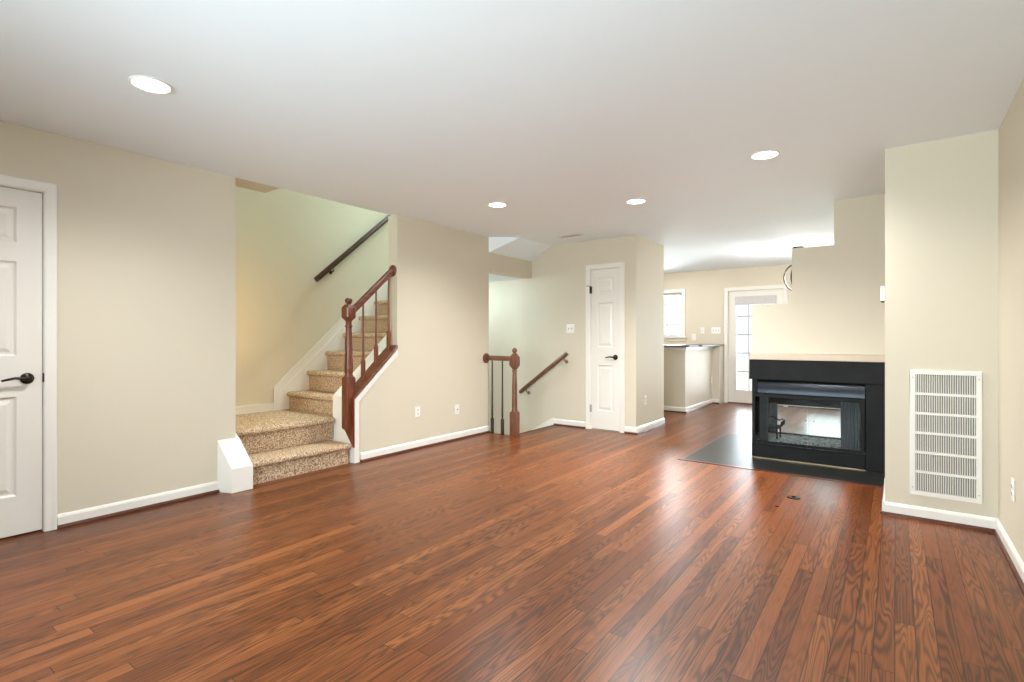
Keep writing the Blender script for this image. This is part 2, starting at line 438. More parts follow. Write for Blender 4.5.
baseboard('baseboard_grille', [((-0.071, 4.29), (XW, 4.29), (0, -1)), ((-0.0565, 4.276), (-0.0565, 5.06), (-1, 0))])
baseboard('baseboard_right', [((XW, -1.33), (XW, 4.276), (-1, 0))])
baseboard('baseboard_kitchen', [((-3.25, YK), (-2.66, YK), (0, -1)), ((-1.48, YK), (XW, YK), (0, -1))])


# ------------------------------------------------------------------ panelled doors
def panel_slab(mb, w, zb, zt, cols, rows, t=0.034):
    """local: x 0..w, front face at y=0 looking -y; cols/rows = panel openings"""
    xs = sorted({0, w, *sum(([a, b] for a, b in cols), [])}); zs = sorted({zb, zt, *sum(([a, b] for a, b in rows), [])})
    for x0, x1 in zip(xs, xs[1:]):
        for z0, z1 in zip(zs, zs[1:]):
            ispan = any(abs(x0-a) < 1e-6 for a, b in cols) and any(abs(z0-a) < 1e-6 for a, b in rows)
            if not ispan: mb.box(x0, x1, 0, t, z0, z1)
            else:
                def R(i, y): return [(x0+i, y, z0+i), (x1-i, y, z0+i), (x1-i, y, z1-i), (x0+i, y, z1-i)]
                mb.loft([R(0, 0.0), R(0.012, 0.011), R(0.024, 0.011), R(0.046, 0.003)], cap=False)
                k = R(0.046, 0.003); mb.bm.faces.new([mb.v(p) for p in k])
    return mb


def casing(mb, x0, x1, zt, w=0.064, t=0.018):
    """three-sided casing, local front at y=-t; inner edges x0..x1, inner top zt"""
    pr = [(0, 0), (0, -0.010), (0.010, -0.013), (0.030, -0.015), (w-0.012, -t), (w-0.004, -t), (w, -t+0.006), (w, 0)]
    L_ = []
    for s, y in pr: L_.append([(x0-s, y, 0), (x0-s, y, zt+s), (x1+s, y, zt+s), (x1+s, y, 0)])
    k = len(pr)
    for j in range(3):
        mb.loft([[L_[i][j] for i in range(k)], [L_[i][j+1] for i in range(k)]])
    return mb


def lever(parent, x, z, direction, m='bronze'):
    d = direction
    mb = MB(); mb.lathe([(0.032, -0.0), (0.033, -0.006), (0.026, -0.012), (0.015, -0.016), (0.012, -0.045)], (x, 0, z), 'y', 24)
    h = mb.build('lever_handle', m, parent, smooth=True)
    path = [(x, -0.045, z), (x+d*0.03, -0.05, z+0.003), (x+d*0.06, -0.05, z+0.006), (x+d*0.095, -0.047, z-0.001), (x+d*0.118, -0.044, z-0.007)]
    MB().tube(path, [0.011, 0.0095, 0.008, 0.007, 0.006], 12).build('lever', m, h, smooth=True)
    return h

# door_1 on the left wall: local x runs along world +y, front looks to +x
d1 = holder('door_1', (XL, 0.11, 0)); d1.rotation_euler = (0, 0, PI/2)
# local (x,y) -> world (XL - y, .11 + x): the front at local -y looks to world +x
m1 = MB(); panel_slab(m1, 0.760, 0.012, 2.060, [(0.115, 0.330), (0.430, 0.645)], [(0.241, 0.830), (1.072, 1.632), (1.744, 1.951)])
m1.bm.transform(Matrix.Translation((0, 0.016, 0)))
slab = m1.build('door_slab', 'door', d1)
casing(MB(), -0.004, 0.766, 2.066, 0.059).build('door_casing', 'white', d1)
MB().box(-0.004, 0.0, -0.002, 0.10, 0, 2.066).box(0.7625, 0.766, -0.002, 0.10, 0, 2.066).box(-0.004, 0.766, -0.002, 0.10, 2.0625, 2.066).build('door_jamb', 'white', d1)
hl = lever(d1, 0.690, 0.936, -1); hl.location = (0, 0.016, 0)
MB().box(0.7605, 0.7655, -0.004, 0.02, 0.91, 0.965).build('strike_plate', 'bronze', d1)

# door_2, narrow closet door in the back wall
d2 = holder('door_2', (-3.183, YB, 0))
m2 = MB(); panel_slab(m2, 0.409, 0.012, 2.057, [(0.095, 0.316)], [(0.245, 0.831), (1.062, 1.632), (1.744, 1.951)])
m2.bm.transform(Matrix.Translation((0, 0.014, 0)))
m2.build('door_slab', 'door', d2)
casing(MB(), -0.004, 0.413, 2.063, 0.060).build('door_casing', 'white', d2)
MB().box(-0.004, -0.001, -0.002, 0.10, 0, 2.063).box(0.410, 0.413, -0.002, 0.10, 0, 2.063).box(-0.004, 0.413, -0.002, 0.10, 2.060, 2.063).build('door_jamb', 'white', d2)
h2 = lever(d2, 0.345, 0.935, -1); h2.location = (0, 0.014, 0)
for z in (0.27, 1.80):
    q = MB(); q.lathe([(0.0085, -0.048), (0.0085, 0.048)], (-0.002, -0.006, z), 'z', 10); q.box(-0.018, 0.016, -0.001, 0.014, z-0.045, z+0.045)
    q.build('hinge', 'grey' if z < 1 else 'bronze', d2)
MB().tube([(-0.004, -0.008, 1.85), (-0.03, -0.05, 1.85)], 0.004, 8).build('hinge_stop', 'bronze', d2)


# ------------------------------------------------------------------ carpeted stairs
RZ = [0.19, 0.405, 0.595, 0.812, 1.026, 1.234, 1.448, 1.650, 1.86, 2.07, 2.28]
RUN = 0.236
stair = thing('carpeted_staircase', 'speckled brown carpeted stairs turning at a landing and climbing behind the beige wall', 'stairs', (-4.6, 2.6, 0))
so = stair.location
def step_profile(n0, back, zb, zt, r=0.026, over=0.036):
    """cross-section (depth, z) of a carpeted step: nose at n0, going to back (larger)"""
    pts = [(n0+over, zb)]
    pts.append((n0+over, zt-2*r))
    for k in range(7):
        a = -PI/2 - PI*k/6
        pts.append((n0+r+r*math.cos(a), zt-r+r*math.sin(a)))
    pts += [(back, zt), (back, zb)]
    return pts
# first step and the landing: depth runs to -x
def xstep(name, n0x, backx, y0, y1, zb, zt):
    mb = MB(so); pr = [(-(d), z) for d, z in step_profile(-n0x, -backx, zb, zt)]
    mb.prism(pr, 'y', y0, y1); return mb.build(name, 'carpet', stair, smooth=True, bevel=0.006)
xstep('step', -4.10, -4.44, 2.092, 3.038, 0.001, RZ[0])
xstep('landing', -4.385, XF+0.016, 2.022, 3.072, RZ[0]+0.001, RZ[1])
y = 3.115
for i, zt in enumerate(RZ[2:]):
    mb = MB(so); n0 = y + i*RUN
    inner = -4.455 if n0 < 3.6 else XSI-0.004
    mb.prism(step_profile(n0, n0+RUN+0.05, RZ[1+i]-(0.0 if i else -0.0)+0.001, zt), 'x', XF+0.022, inner)
    mb.build('step', 'carpet', stair, smooth=True, bevel=0.006)
    if n0 < 3.6 and n0+RUN > 3.6: pass
mb = MB(so); mb.box(XF+0.022, -4.455, 3.085, 3.16, RZ[0], RZ[1]-0.001); mb.build('landing_riser_base', 'carpet', stair)
# far stringer along the stairwell wall
k = 0.893
sb = MB(so)
sb.prism([(2.99, 0.405), (2.99, 0.645), (3.0, 0.656), (5.2, 0.656+k*2.2), (5.2, 0.30+k*2.2), (3.3, 0.405)], 'x', XF+0.001, XF+0.017)
sb.prism([(2.022, 0.405), (2.022, 0.475), (2.99, 0.475), (2.99, 0.405)], 'x', XF+0.001, XF+0.014)
sb.build('skirt_board', 'white', stair)
sc_ = MB(so)
sc_.prism([(2.978, 0.405), (2.978, 0.655), (2.99, 0.672), (5.2, 0.672+k*2.21), (5.2, 0.642+k*2.21), (3.0, 0.642), (3.0, 0.405)], 'x', XF+0.017, XF+0.024)
sc_.prism([(2.022, 0.470), (2.022, 0.487), (2.985, 0.487), (2.985, 0.470)], 'x', XF+0.001, XF+0.018)
sc_.prism([(3.045, 0.405), (3.045, 0.60), (5.2, 0.60+k*2.155), (5.2, 0.585+k*2.155), (3.06, 0.593), (3.06, 0.405)], 'x', XF+0.017, XF+0.021)
sc_.build('skirt_moulding', 'white', stair)
# white boxed end of the left stringer
lb = MB(so); lb.loft([[(XL+0.001, 1.882, 0.001), (-4.04, 1.925, 0.001), (-4.04, 1.925, 0.186), (XL+0.001, 1.882, 0.396)], [(XL+0.001, 2.048, 0.001), (-4.04, 2.088, 0.001), (-4.04, 2.088, 0.186), (XL+0.001, 2.048, 0.398)]])
lb.build('stringer_box', 'white', stair, bevel=0.004)
ls = MB(so); ls.prism([(XL-0.005, 0.20), (XL+0.0, 0.40), (-4.46, 0.62), (-4.60, 0.62), (-4.60, 0.408), (-4.39, 0.408)], 'y', 2.022, 2.040)
ls.build('stringer_board', 'white', stair)
# white inner skirt of the knee wall
isk = MB(so); isk.prism([(3.086, 0.001), (3.086, 0.612), (3.60, 0.612+0.9*0.514), (4.2, 0.612+0.9*1.114), (4.2, 0.3+0.9*1.1), (3.6, 0.55), (3.4, 0.001)], 'x', -4.450, XSI-0.001)
isk.build('inner_skirt', 'white', stair, bevel=0.003)
# white end board and face trim of the knee wall
kt = MB(so)
kt.box(-4.236, XS+0.012, 3.070, 3.084, 0.001, 0.60)
kt.prism([(3.072, 0.001), (3.072, 0.594), (3.60, 1.062), (3.60, 1.005), (3.125, 0.580), (3.125, 0.001)], 'x', XS+0.001, XS+0.013)
kt.build('knee_wall_trim', 'white', stair, bevel=0.002)


# ------------------------------------------------------------------ banister on the knee wall
ban = thing('stair_banister', 'reddish wooden banister with turned newel and three balusters on the knee wall', 'banister', (-4.14, 3.06, 0.6))
bo = ban.location
def zc(yy): return 0.618 + 0.897*(yy-3.085)      # top of the knee wall cap line
cap = MB(bo)
cap.loft([[(xx, 3.060 if zz else 3.060, zc(3.060)+zz) for xx, zz in ((-4.2365, 0), (-4.086, 0), (-4.082, 0.012), (-4.090, 0.030), (-4.2365, 0.030))],
          [(xx, 3.595, zc(3.595)+zz) for xx, zz in ((-4.2365, 0), (-4.086, 0), (-4.082, 0.012), (-4.090, 0.030), (-4.2365, 0.030))]])
cap.build('cap_rail', 'redwood_rail', ban, bevel=0.002)
eb = MB(bo); eb.prism([(-4.225, 0.315), (-4.225, 0.62), (XS+0.0165, 0.62), (XS+0.0165, 0.150)], 'y', 3.052, 3.069)
eb.build('end_board', 'redwood', ban, bevel=0.002)
NX, NY = -4.155, 3.055
nw = MB(bo); nw.square_turn([(0.040, 0.320, 0.004), (0.046, 0.335, 0.004), (0.046, 0.800, 0.004), (0.040, 0.816, 0.012)], (NX, NY, 0))
nw.lathe([(0.040, 0.812), (0.042, 0.822), (0.036, 0.834), (0.040, 0.86), (0.041, 0.90), (0.036, 1.06), (0.030, 1.22), (0.027, 1.275), (0.034, 1.283), (0.034, 1.297), (0.027, 1.305), (0.029, 1.335), (0.037, 1.352)], (NX, NY, 0), 'z', 24)
nw.square_turn([(0.036, 1.346, 0.020), (0.050, 1.372, 0.010), (0.050, 1.462, 0.010), (0.036, 1.492, 0.020)], (NX, NY, 0))
np_ = nw.build('newel_post', 'redwood', ban, smooth=True)
MB(bo).lathe([(0.022, 1.490), (0.020, 1.500), (0.030, 1.512), (0.036, 1.527), (0.034, 1.540), (0.022, 1.553), (0.0, 1.558)], (NX, NY, 0), 'z', 22).build('finial', 'redwood', np_, smooth=True)
RAIL = [(-0.030, -0.020), (-0.018, -0.026), (0.018, -0.026), (0.030, -0.020), (0.032, 0.004), (0.026, 0.012), (0.022, 0.026), (0.012, 0.033), (-0.012, 0.033), (-0.022, 0.026), (-0.026, 0.012), (-0.032, 0.004)]
MB(bo).sweep(RAIL, (NX, NY+0.045, 1.435), (-4.165, 3.592, 1.868), (1, 0, 0)).build('handrail', 'redwood_rail', ban, smooth=True)
MB(bo).lathe([(0.0, 3.600), (0.058, 3.600), (0.060, 3.594), (0.052, 3.586), (0.040, 3.580), (0.0, 3.580)], (-4.165, 0, 1.868), 'y', 26).build('rosette', 'redwood', ban, smooth=True)
def rail_z(yy): return 1.435 + (yy-3.10)*(1.868-1.435)/(3.592-3.10)
for yb in (3.221, 3.378, 3.537):
    zb, zt = zc(yb)+0.022, rail_z(yb)-0.028
    b = MB(bo); b.square_turn([(0.016, zb, 0.001), (0.016, zb+0.19, 0.001), (0.0095, zb+0.215, 0.004)], (-4.155, yb, 0))
    b.lathe([(0.0105, zb+0.21), (0.012, zb+0.24), (0.0105, zb+0.40), (0.0085, zt)], (-4.155, yb, 0), 'z', 12)
    b.build('baluster', 'redwood', ban, smooth=True)

# handrail on the stairwell wall
hr = thing('wall_handrail', 'dark brown wooden handrail climbing the green-lit stairwell wall', 'handrail', (-5.28, 3.445, 1.834))
ho = hr.location
p0, p1 = Vector((-5.28, 3.445, 1.834)), Vector((-5.28, 4.75, 2.952))
MB(ho).sweep([(a*0.9, b*0.95) for a, b in RAIL], p0, p1, (1, 0, 0)).build('rail', 'darkrail', hr, smooth=True, bevel=0.004)
for t in (0.18, 0.9):
    p = p0.lerp(p1, t)
    MB(ho).tube([(XF+0.002, p.y, p.z-0.085), (XF+0.03, p.y, p.z-0.085), (-5.285, p.y, p.z-0.07), (-5.28, p.y, p.z-0.024)], 0.007, 10).lathe([(0.0, XF+0.001), (0.024, XF+0.001), (0.022, XF+0.006), (0.0, XF+0.008)], (0, p.y, p.z-0.085), 'x', 16).build('bracket', 'bronze', hr, smooth=True)

# ------------------------------------------------------------------ guard rail at the basement stairs
gx, gy = -3.678, 5.060
gd = thing('guard_banister', 'short brown wooden guard rail with newel post beside the basement stairs', 'banister', (gx, gy, 0))
go = gd.location
n2 = MB(go); n2.square_turn([(0.045, 0.001, 0.004), (0.045, 0.285, 0.004), (0.038, 0.298, 0.012)], (gx, gy, 0))
n2.lathe([(0.037, 0.295), (0.038, 0.31), (0.032, 0.325), (0.034, 0.36), (0.031, 0.60), (0.025, 0.755), (0.024, 0.77), (0.031, 0.778), (0.031, 0.790), (0.025, 0.798), (0.034, 0.815)], (gx, gy, 0), 'z', 24)
n2.square_turn([(0.030, 0.808, 0.018), (0.050, 0.852, 0.010), (0.050, 0.945, 0.010), (0.024, 0.992, 0.014)], (gx, gy, 0))
n2o = n2.build('newel_post', 'brownwood', gd, smooth=True)
MB(go).lathe([(0.022, 0.988), (0.018, 1.000), (0.026, 1.012), (0.031, 1.027), (0.028, 1.042), (0.012, 1.056), (0.0, 1.062)], (gx, gy, 0), 'z', 20).build('finial', 'brownwood', n2o, smooth=True)
MB(go).sweep(RAIL, (XS+0.016, gy, 0.927), (gx-0.04, gy, 0.927), (0, 1, 0)).build('handrail', 'brownrail', gd, smooth=True)
MB(go).lathe([(0.0, XS+0.002), (0.060, XS+0.002), (0.062, XS+0.010), (0.054, XS+0.018), (0.0, XS+0.022)], (0, gy-0.03, 0.930), 'x', 26).build('rosette', 'brownwood', gd, smooth=True)
for xb in (-4.020, -3.862):
    b = MB(go); b.square_turn([(0.0155, 0.001, 0.001), (0.0155, 0.175, 0.001), (0.010, 0.20, 0.004)], (xb, gy, 0))
    b.lathe([(0.010, 0.195), (0.0125, 0.23), (0.0105, 0.5), (0.0085, 0.905)], (xb, gy, 0), 'z', 12)
    b.build('baluster', 'ironrod', gd, smooth=True)

# handrail on the back wall going down
h3 = thing('basement_handrail', 'brown wooden handrail on brass brackets sloping down the back wall', 'handrail', (-3.504, 5.985, 0.966))
h3o = h3.location
q0, q1 = Vector((-4.255, 5.985, 0.415)), Vector((-3.500, 5.985, 0.972))
MB(h3o).sweep([(a*0.85, b*0.85) for a, b in RAIL], q0, q1, (0, 1, 0)).build('rail', 'brownrail', h3, smooth=True, bevel=0.004)
for t in (0.14, 0.95):
    p = q0.lerp(q1, t)
    MB(h3o).tube([(p.x, YB-0.002, p.z-0.085), (p.x, YB-0.03, p.z-0.085), (p.x, 5.99, p.z-0.065), (p.x, 5.985, p.z-0.024)], 0.008, 10).lathe([(0.0, YB-0.001), (0.025, YB-0.001), (0.022, YB-0.007), (0.0, YB-0.009)], (p.x, 0, p.z-0.085), 'y', 16).build('bracket', 'brass', h3, smooth=True)

# basement steps with a white skirt along the back wall
bs = thing('basement_staircase', 'stairs going down to the basement behind the short guard rail', 'stairs', (-4.3, 5.57, -0.9))
bso = bs.location
for i in range(6):
    x1 = -3.731 - 0.235*i; zt = -0.2*(i+1)
    MB(bso).box(x1-0.26, x1, 5.092, YB-0.018, zt-0.2, zt).build('step', 'carpet', bs, bevel=0.012)
MB(bso).prism([(-3.731, -0.26), (-3.731, 0.098), (-3.775, 0.085), (-5.3, 0.085-0.60*1.525), (-5.3, -1.6)], 'y', YB-0.016, YB-0.001).build('skirt_board', 'white', bs)
MB(bso).box(-3.730, -3.712, 5.112, YB-0.002, 0.0005, 0.006).build('floor_nosing', 'brownwood', bs)


# ------------------------------------------------------------------ fireplace (three glazed sides, black metal)
fx0, fx1, fy0, fy1 = -1.146, -0.0595, 5.57, 6.19
fp = thing('fireplace', 'black three-sided glass fireplace under the stepped beige wall', 'fireplace', (-0.6, 5.88, 0))
fo = fp.location
MB(fo).box(-1.168, fx1, 5.566, 6.205, 0.772, 0.966).build('top_plate', 'black', fp, bevel=0.004)
MB(fo).box(-1.162, fx1, 5.556, 6.205, 0.967, 1.028).build('mantel_ledge', 'stone', fp, bevel=0.005)
MB(fo).box(-0.213, fx1, fy0, fy1, 0.005, 0.771).build('side_column', 'black', fp, bevel=0.003)
MB(fo).box(fx0, -0.215, fy0, fy1, 0.012, 0.136).build('lower_panel', 'black', fp, bevel=0.003)
MB(fo).box(fx0+0.001, -0.216, fy0-0.002, fy1, 0.004, 0.010).build('brass_strip', 'brass', fp)
MB(fo).box(fx0+0.001, -0.216, fy0-0.001, fy1, 0.1375, 0.1405).build('door_track', 'iron', fp)
# hood: bowed panel between the doors and the top plate
hd = MB(fo); rings = []
for i in range(9):
    t = i/8; z = 0.770 - t*0.128; yy = 5.606 - 0.036*math.sin(t*PI/2)
    rings.append([(fx0+0.05, yy, z), (-0.217, yy, z), (-0.217, yy+0.04, z), (fx0+0.05, yy+0.04, z)])
hd.loft(rings); hd.build('hood', 'gloss', fp, smooth=True)
MB(fo).box(fx0, fx0+0.045, fy0+0.004, fy0+0.05, 0.642, 0.771).box(fx0, fx0+0.045, fy1-0.05, fy1-0.004, 0.642, 0.771).box(fx0, fx0+0.03, fy0+0.05, fy1-0.05, 0.642, 0.771).box(fx0+0.045, -0.217, fy1-0.05, fy1-0.01, 0.48, 0.771).box(fx0+0.03, -0.217, fy0+0.06, fy1-0.05, 0.66, 0.771).build('smoke_chamber', 'black', fp)
# corner posts
for yy in (fy0+0.002, fy1-0.026):
    MB(fo).box(fx0+0.001, fx0+0.025, yy, yy+0.024, 0.142, 0.642).build('corner_post', 'black', fp, bevel=0.002)
def frame_y(name, y0, y1, x0, x1, z0, z1, w, m):
    q = MB(fo); q.box(x0, x1, y0, y1, z0, z0+w).box(x0, x1, y0, y1, z1-w, z1).box(x0, x0+w, y0, y1, z0+w, z1-w).box(x1-w, x1, y0, y1, z0+w, z1-w)
    return q.build(name, m, fp, bevel=0.002)
xm = -0.665
for a, b in ((fx0+0.010, xm-0.001), (xm+0.001, -0.219)):
    q = MB(fo)
    q.box(a, b, 5.556, 5.572, 0.150, 0.176).box(a, b, 5.556, 5.572, 0.606, 0.634)
    if a < -1: q.box(a, a+0.022, 5.556, 5.572, 0.176, 0.606)
    else: q.box(b-0.030, b, 5.556, 5.572, 0.176, 0.606)
    d = q.build('glass_door', 'black', fp, bevel=0.002)
    MB(fo).box(a+0.004, b-0.002, 5.562, 5.567, 0.172, 0.610).build('pane', 'fireglass', d)
    MB(fo).box(b-0.010 if a < -1 else a+0.052, b-0.004 if a < -1 else a+0.058, 5.550, 5.561, 0.400, 0.412).build('door_pull', 'bronze', d)
frame_y('rear_frame', fy1-0.02, fy1-0.004, fx0+0.026, -0.218, 0.142, 0.50, 0.03, 'black')
MB(fo).box(fx0+0.05, -0.245, fy1-0.014, fy1-0.010, 0.165, 0.475).build('rear_pane', 'fireglass', fp)
for z0, z1 in ((0.142, 0.170), (0.612, 0.640)): MB(fo).box(fx0+0.004, fx0+0.020, fy0+0.028, fy1-0.028, z0, z1).build('end_rail', 'black', fp)
MB(fo).box(fx0+0.010, fx0+0.014, fy0+0.028, fy1-0.028, 0.168, 0.614).build('end_pane', 'fireglass', fp)
MB(fo).box(fx0+0.026, -0.217, fy0+0.028, fy1-0.028, 0.137, 0.160).build('firebox_floor', 'ash', fp)
MB(fo).box(-0.245, -0.2165, fy0+0.028, fy1-0.028, 0.160, 0.655).build('firebox_wall', 'firewall', fp)
# gathered spark screens
def screen(x0, x1, yy, z0, z1, n=6, amp=0.012):
    q = MB(fo); N = n*6; top = []; bot = []
    ptsA = []; ptsB = []
    for i in range(N+1):
        t = i/N; xx = x0 + (x1-x0)*t; w = amp*math.sin(t*n*2*PI)
        ptsA.append((xx, yy+w-0.0012)); ptsB.append((xx, yy+w+0.0012))
    q.prism(ptsA + ptsB[::-1], 'z', z0, z1)
    return q.build('spark_screen', 'mesh', fp, smooth=True)
screen(-1.085, -1.005, 5.615, 0.162, 0.625, 5)
screen(-0.400, -0.255, 5.615, 0.162, 0.625, 7)
screen(-1.080, -1.010, 6.135, 0.162, 0.490, 5)
screen(-0.440, -0.255, 6.135, 0.162, 0.490, 7)
for yy in (5.615, 6.135):
    MB(fo).tube([(fx0+0.03, yy, 0.633 if yy < 5.8 else 0.495), (-0.25, yy, 0.633 if yy < 5.8 else 0.495)], 0.004, 8).build('screen_rod', 'black', fp)
# pale lava rock on the firebox floor
lr = MB(fo)
for i in range(170):
    x, yv, r = random.uniform(-1.00, -0.28), random.uniform(5.66, 5.76), random.uniform(0.006, 0.012)
    lr.lathe([(0, -r), (r*0.8, -r*0.5), (r, 0.1*r), (r*0.6, r*0.7), (0, r*0.9)], (x, yv, 0.160+r*0.7), 'z', 6)
lr.build('lava_rock', 'ash', fp, kind='stuff')

# andiron-like grate in the firebox
gr = thing('fireplace_grate', 'small black iron log grate inside the fireplace at its left end', 'grate', (-1.02, 5.84, 0.160))
gro = gr.location
q = MB(gro)
for yy in (5.76, 5.84, 5.92): q.tube([(-1.10, yy, 0.285), (-0.93, yy, 0.285), (-0.915, yy, 0.30), (-0.912, yy, 0.345)], 0.0085, 8)
q.tube([(-1.085, 5.74, 0.278), (-1.085, 5.94, 0.278)], 0.008, 8).tube([(-0.95, 5.74, 0.278), (-0.95, 5.94, 0.278)], 0.008, 8)
q.build('grate_bars', 'iron', gr, smooth=True)
for xx in (-1.085, -0.95):
    for yy in (5.75, 5.93): MB(gro).tube([(xx, yy, 0.282), (xx, yy, 0.162)], 0.008, 8).build('leg', 'iron', gr, smooth=True)
MB(gro).tube([(-1.03, 5.76, 0.29), (-1.025, 5.76, 0.38), (-0.99, 5.76, 0.395), (-0.93, 5.76, 0.36), (-0.90, 5.76, 0.375)], 0.008, 8).build('log_stop', 'iron', gr, smooth=True)

# hearth
hs = thing('hearth', 'dark slate tile hearth set flush in the floor around the fireplace', 'hearth', (-0.85, 5.9, 0))
heo = hs.location
MB(heo).box(-1.655, -0.0575, 5.075, 6.74, 0.0005, 0.0035).build('slate_tiles', 'slate', hs)
MB(heo).box(-1.70, -0.0575, 5.030, 5.075, 0.0005, 0.0045).box(-1.70, -1.655, 5.075, 6.74, 0.0005, 0.0045).build('wood_border', 'shoe', hs)

gp = thing('floor_gas_plate', 'small dark bronze key plate set in the floor in front of the fireplace', 'floor plate', (-0.605, 4.335, 0.0005))
MB().lathe([(0, 0), (0.046, 0), (0.044, 0.004), (0.022, 0.006), (0.014, 0.004), (0.0, 0.004)], (0, 0, 0), 'z', 24).build('plate', 'bronze', gp, smooth=True)
MB().box(-0.012, 0.012, -0.012, 0.012, 0.004, 0.010).build('key_socket', 'iron', gp, bevel=0.002)
fc = MB().lathe([(0, 0), (0.013, 0), (0.012, 0.003), (0.0, 0.004)], (0, 0, 0), 'z', 16).build('screw_plug', 'bronze', smooth=True)
fc.location = (-0.668, 4.045, 0.0005); fc['label'] = 'tiny dark round plug in the floor just beside the bronze key plate'; fc['category'] = 'floor plug'


# ------------------------------------------------------------------ return-air grille
rg = thing('return_air_grille', 'tall white slotted return air grille low on the narrow wall right of the fireplace', 'vent grille', (0.2525, 4.29, 0.16))
gw, gh, fw = 0.352, 0.812, 0.028
q = MB(); x0, x1 = -gw/2, gw/2
q.box(x0, x1, -0.011, -0.001, 0, fw).box(x0, x1, -0.011, -0.001, gh-fw, gh).box(x0, x0+fw, -0.011, -0.001, fw, gh-fw).box(x1-fw, x1, -0.011, -0.001, fw, gh-fw)
q.build('frame', 'white', rg, bevel=0.003)
q = MB(); rows = 6; rh = (gh-2*fw)/rows
for i in range(1, rows): q.box(x0+fw, x1-fw, -0.009, -0.001, fw+i*rh-0.008, fw+i*rh+0.008)
q.build('crossbar', 'white', rg)
q = MB(); nf = 26
for i in range(nf):
    xc = x0+fw + (i+0.5)*(gw-2*fw)/nf
    q.prism([(xc-0.0042, -0.008), (xc-0.0012, -0.009), (xc+0.0030, -0.0015), (xc+0.0002, -0.0010)], 'z', fw, gh-fw)
q.build('louvres', 'white', rg)
MB().box(x0+fw, x1-fw, -0.0009, -0.0004, fw, gh-fw).build('filter', 'filter', rg)
for sx, sz in ((x1-0.014, gh-0.05), (x0+0.014, 0.05), (x0+0.014, gh-0.05), (x1-0.014, 0.05)):
    MB().lathe([(0, -0.013), (0.0035, -0.0125), (0.004, -0.011)], (sx, 0, sz), 'y', 10).build('screw', 'grey', rg)


# ------------------------------------------------------------------ outlets and switches
def duplex():
    t = thing('wall_outlet', 'white duplex wall outlet low on the beige wall nearest the stairs', 'outlet', (XS+0.001, 3.882, 0.393), PI/2, 'wall outlets')
    pl = MB().box(-0.036, 0.036, -0.006, 0, -0.0585, 0.0585).build('cover_plate', 'plastic', t, bevel=0.003)
    for z in (-0.0195, 0.0195):
        r = MB().lathe([(0.0, -0.0085), (0.0155, -0.0085), (0.0165, -0.006)], (0, 0, z), 'y', 18).build('receptacle', 'plastic', t)
        MB().box(-0.0075, -0.0045, -0.0092, -0.0084, z-0.004, z+0.007).box(0.0045, 0.0075, -0.0092, -0.0084, z-0.004, z+0.007).box(-0.002, 0.002, -0.0092, -0.0084, z-0.011, z-0.007).build('slots', 'dark', r)
    return t
out0 = duplex()
dup(out0, (XW-0.001, 3.772, 0.380), -PI/2, 'white wall outlet on the right-hand wall near the grille')
dup(out0, (-2.559, 6.334, 0.392), PI/2, 'white wall outlet on the pale side wall right of the closet door')
dup(out0, (-2.629, 9.56, 0.435), PI/2, 'white wall outlet low on the kitchen half wall side')
dup(out0, (-3.072, YK-0.001, 1.195), 0, 'white wall outlet above the counter just right of the kitchen window sill')

jk = thing('cable_jack', 'small white cable jack plate on the beige wall nearest the guard rail', 'wall jack', (XS+0.001, 4.500, 0.352), PI/2)
MB().box(-0.0355, 0.0355, -0.006, 0, -0.0575, 0.0575).build('cover_plate', 'plastic', jk, bevel=0.003)
MB().lathe([(0.0, -0.016), (0.005, -0.016), (0.0055, -0.006)], (0, 0, 0), 'y', 12).build('connector', 'dark', jk)

def switch(name, label, loc, rotz, n, w):
    t = thing(name, label, 'light switch', loc, rotz)
    MB().box(-w/2, w/2, -0.006, 0, -0.0585, 0.0585).build('cover_plate', 'plastic', t, bevel=0.003)
    for i in range(n):
        xc = (i-(n-1)/2)*0.046
        MB().prism([(-0.0065, -0.012), (-0.015, 0.010), (-0.0065, 0.013)], 'x', xc-0.0055, xc+0.0055).build('toggle', 'grey', t)
    return t
switch('light_switch', 'white double toggle light switch on the back wall left of the closet door', (-3.480, YB-0.001, 1.303), 0, 2, 0.116)
switch('light_switch', 'wide white triple switch plate beside the kitchen patio door', (-2.671, YK-0.001, 1.318), 0, 3, 0.162)
switch('light_switch', 'narrow white single switch between the kitchen window and the triple switch', (-2.915, YK-0.001, 1.318), 0, 1, 0.072)

wc = thing('wall_control', 'small white wall control seen edge on at the corner above the grille', 'wall control', (-0.0575, 4.345, 1.478), -PI/2)
MB().box(-0.036, 0.036, -0.024, 0, -0.050, 0.050).build('housing', 'plastic', wc, bevel=0.004)
MB().box(-0.030, 0.030, -0.022, -0.004, -0.058, -0.0502).build('lower_edge', 'dark', wc)


# ------------------------------------------------------------------ recessed ceiling lights
def downlight():
    t = thing('recessed_light', 'glowing recessed ceiling light nearest the left wall', 'ceiling light', (-2.985, 1.03, H), 0, 'recessed ceiling lights')
    MB().lathe([(0.090, -0.0005), (0.092, -0.004), (0.088, -0.008), (0.082, -0.008), (0.078, -0.004), (0.078, -0.0006)], (0, 0, 0), 'z', 36).build('trim_ring', 'white', t, smooth=True)
    MB().lathe([(0.0, -0.0065), (0.040, -0.006), (0.0775, -0.0042), (0.0775, -0.0006), (0.0, -0.0006)], (0, 0, 0), 'z', 32).build('diffuser', 'lamp', t, smooth=True)
    l = bpy.data.lights.new('recessed_lamp', 'SPOT'); l.energy = 108; l.spot_size = math.radians(150); l.spot_blend = 1.0; l.shadow_soft_size = 0.07; l.color = (0.97, 0.965, 0.94)
    lo = bpy.data.objects.new('recessed_lamp', l); C.objects.link(lo); lo.parent = t; lo.location = (0, 0, -0.02)
    return t
dl = downlight()
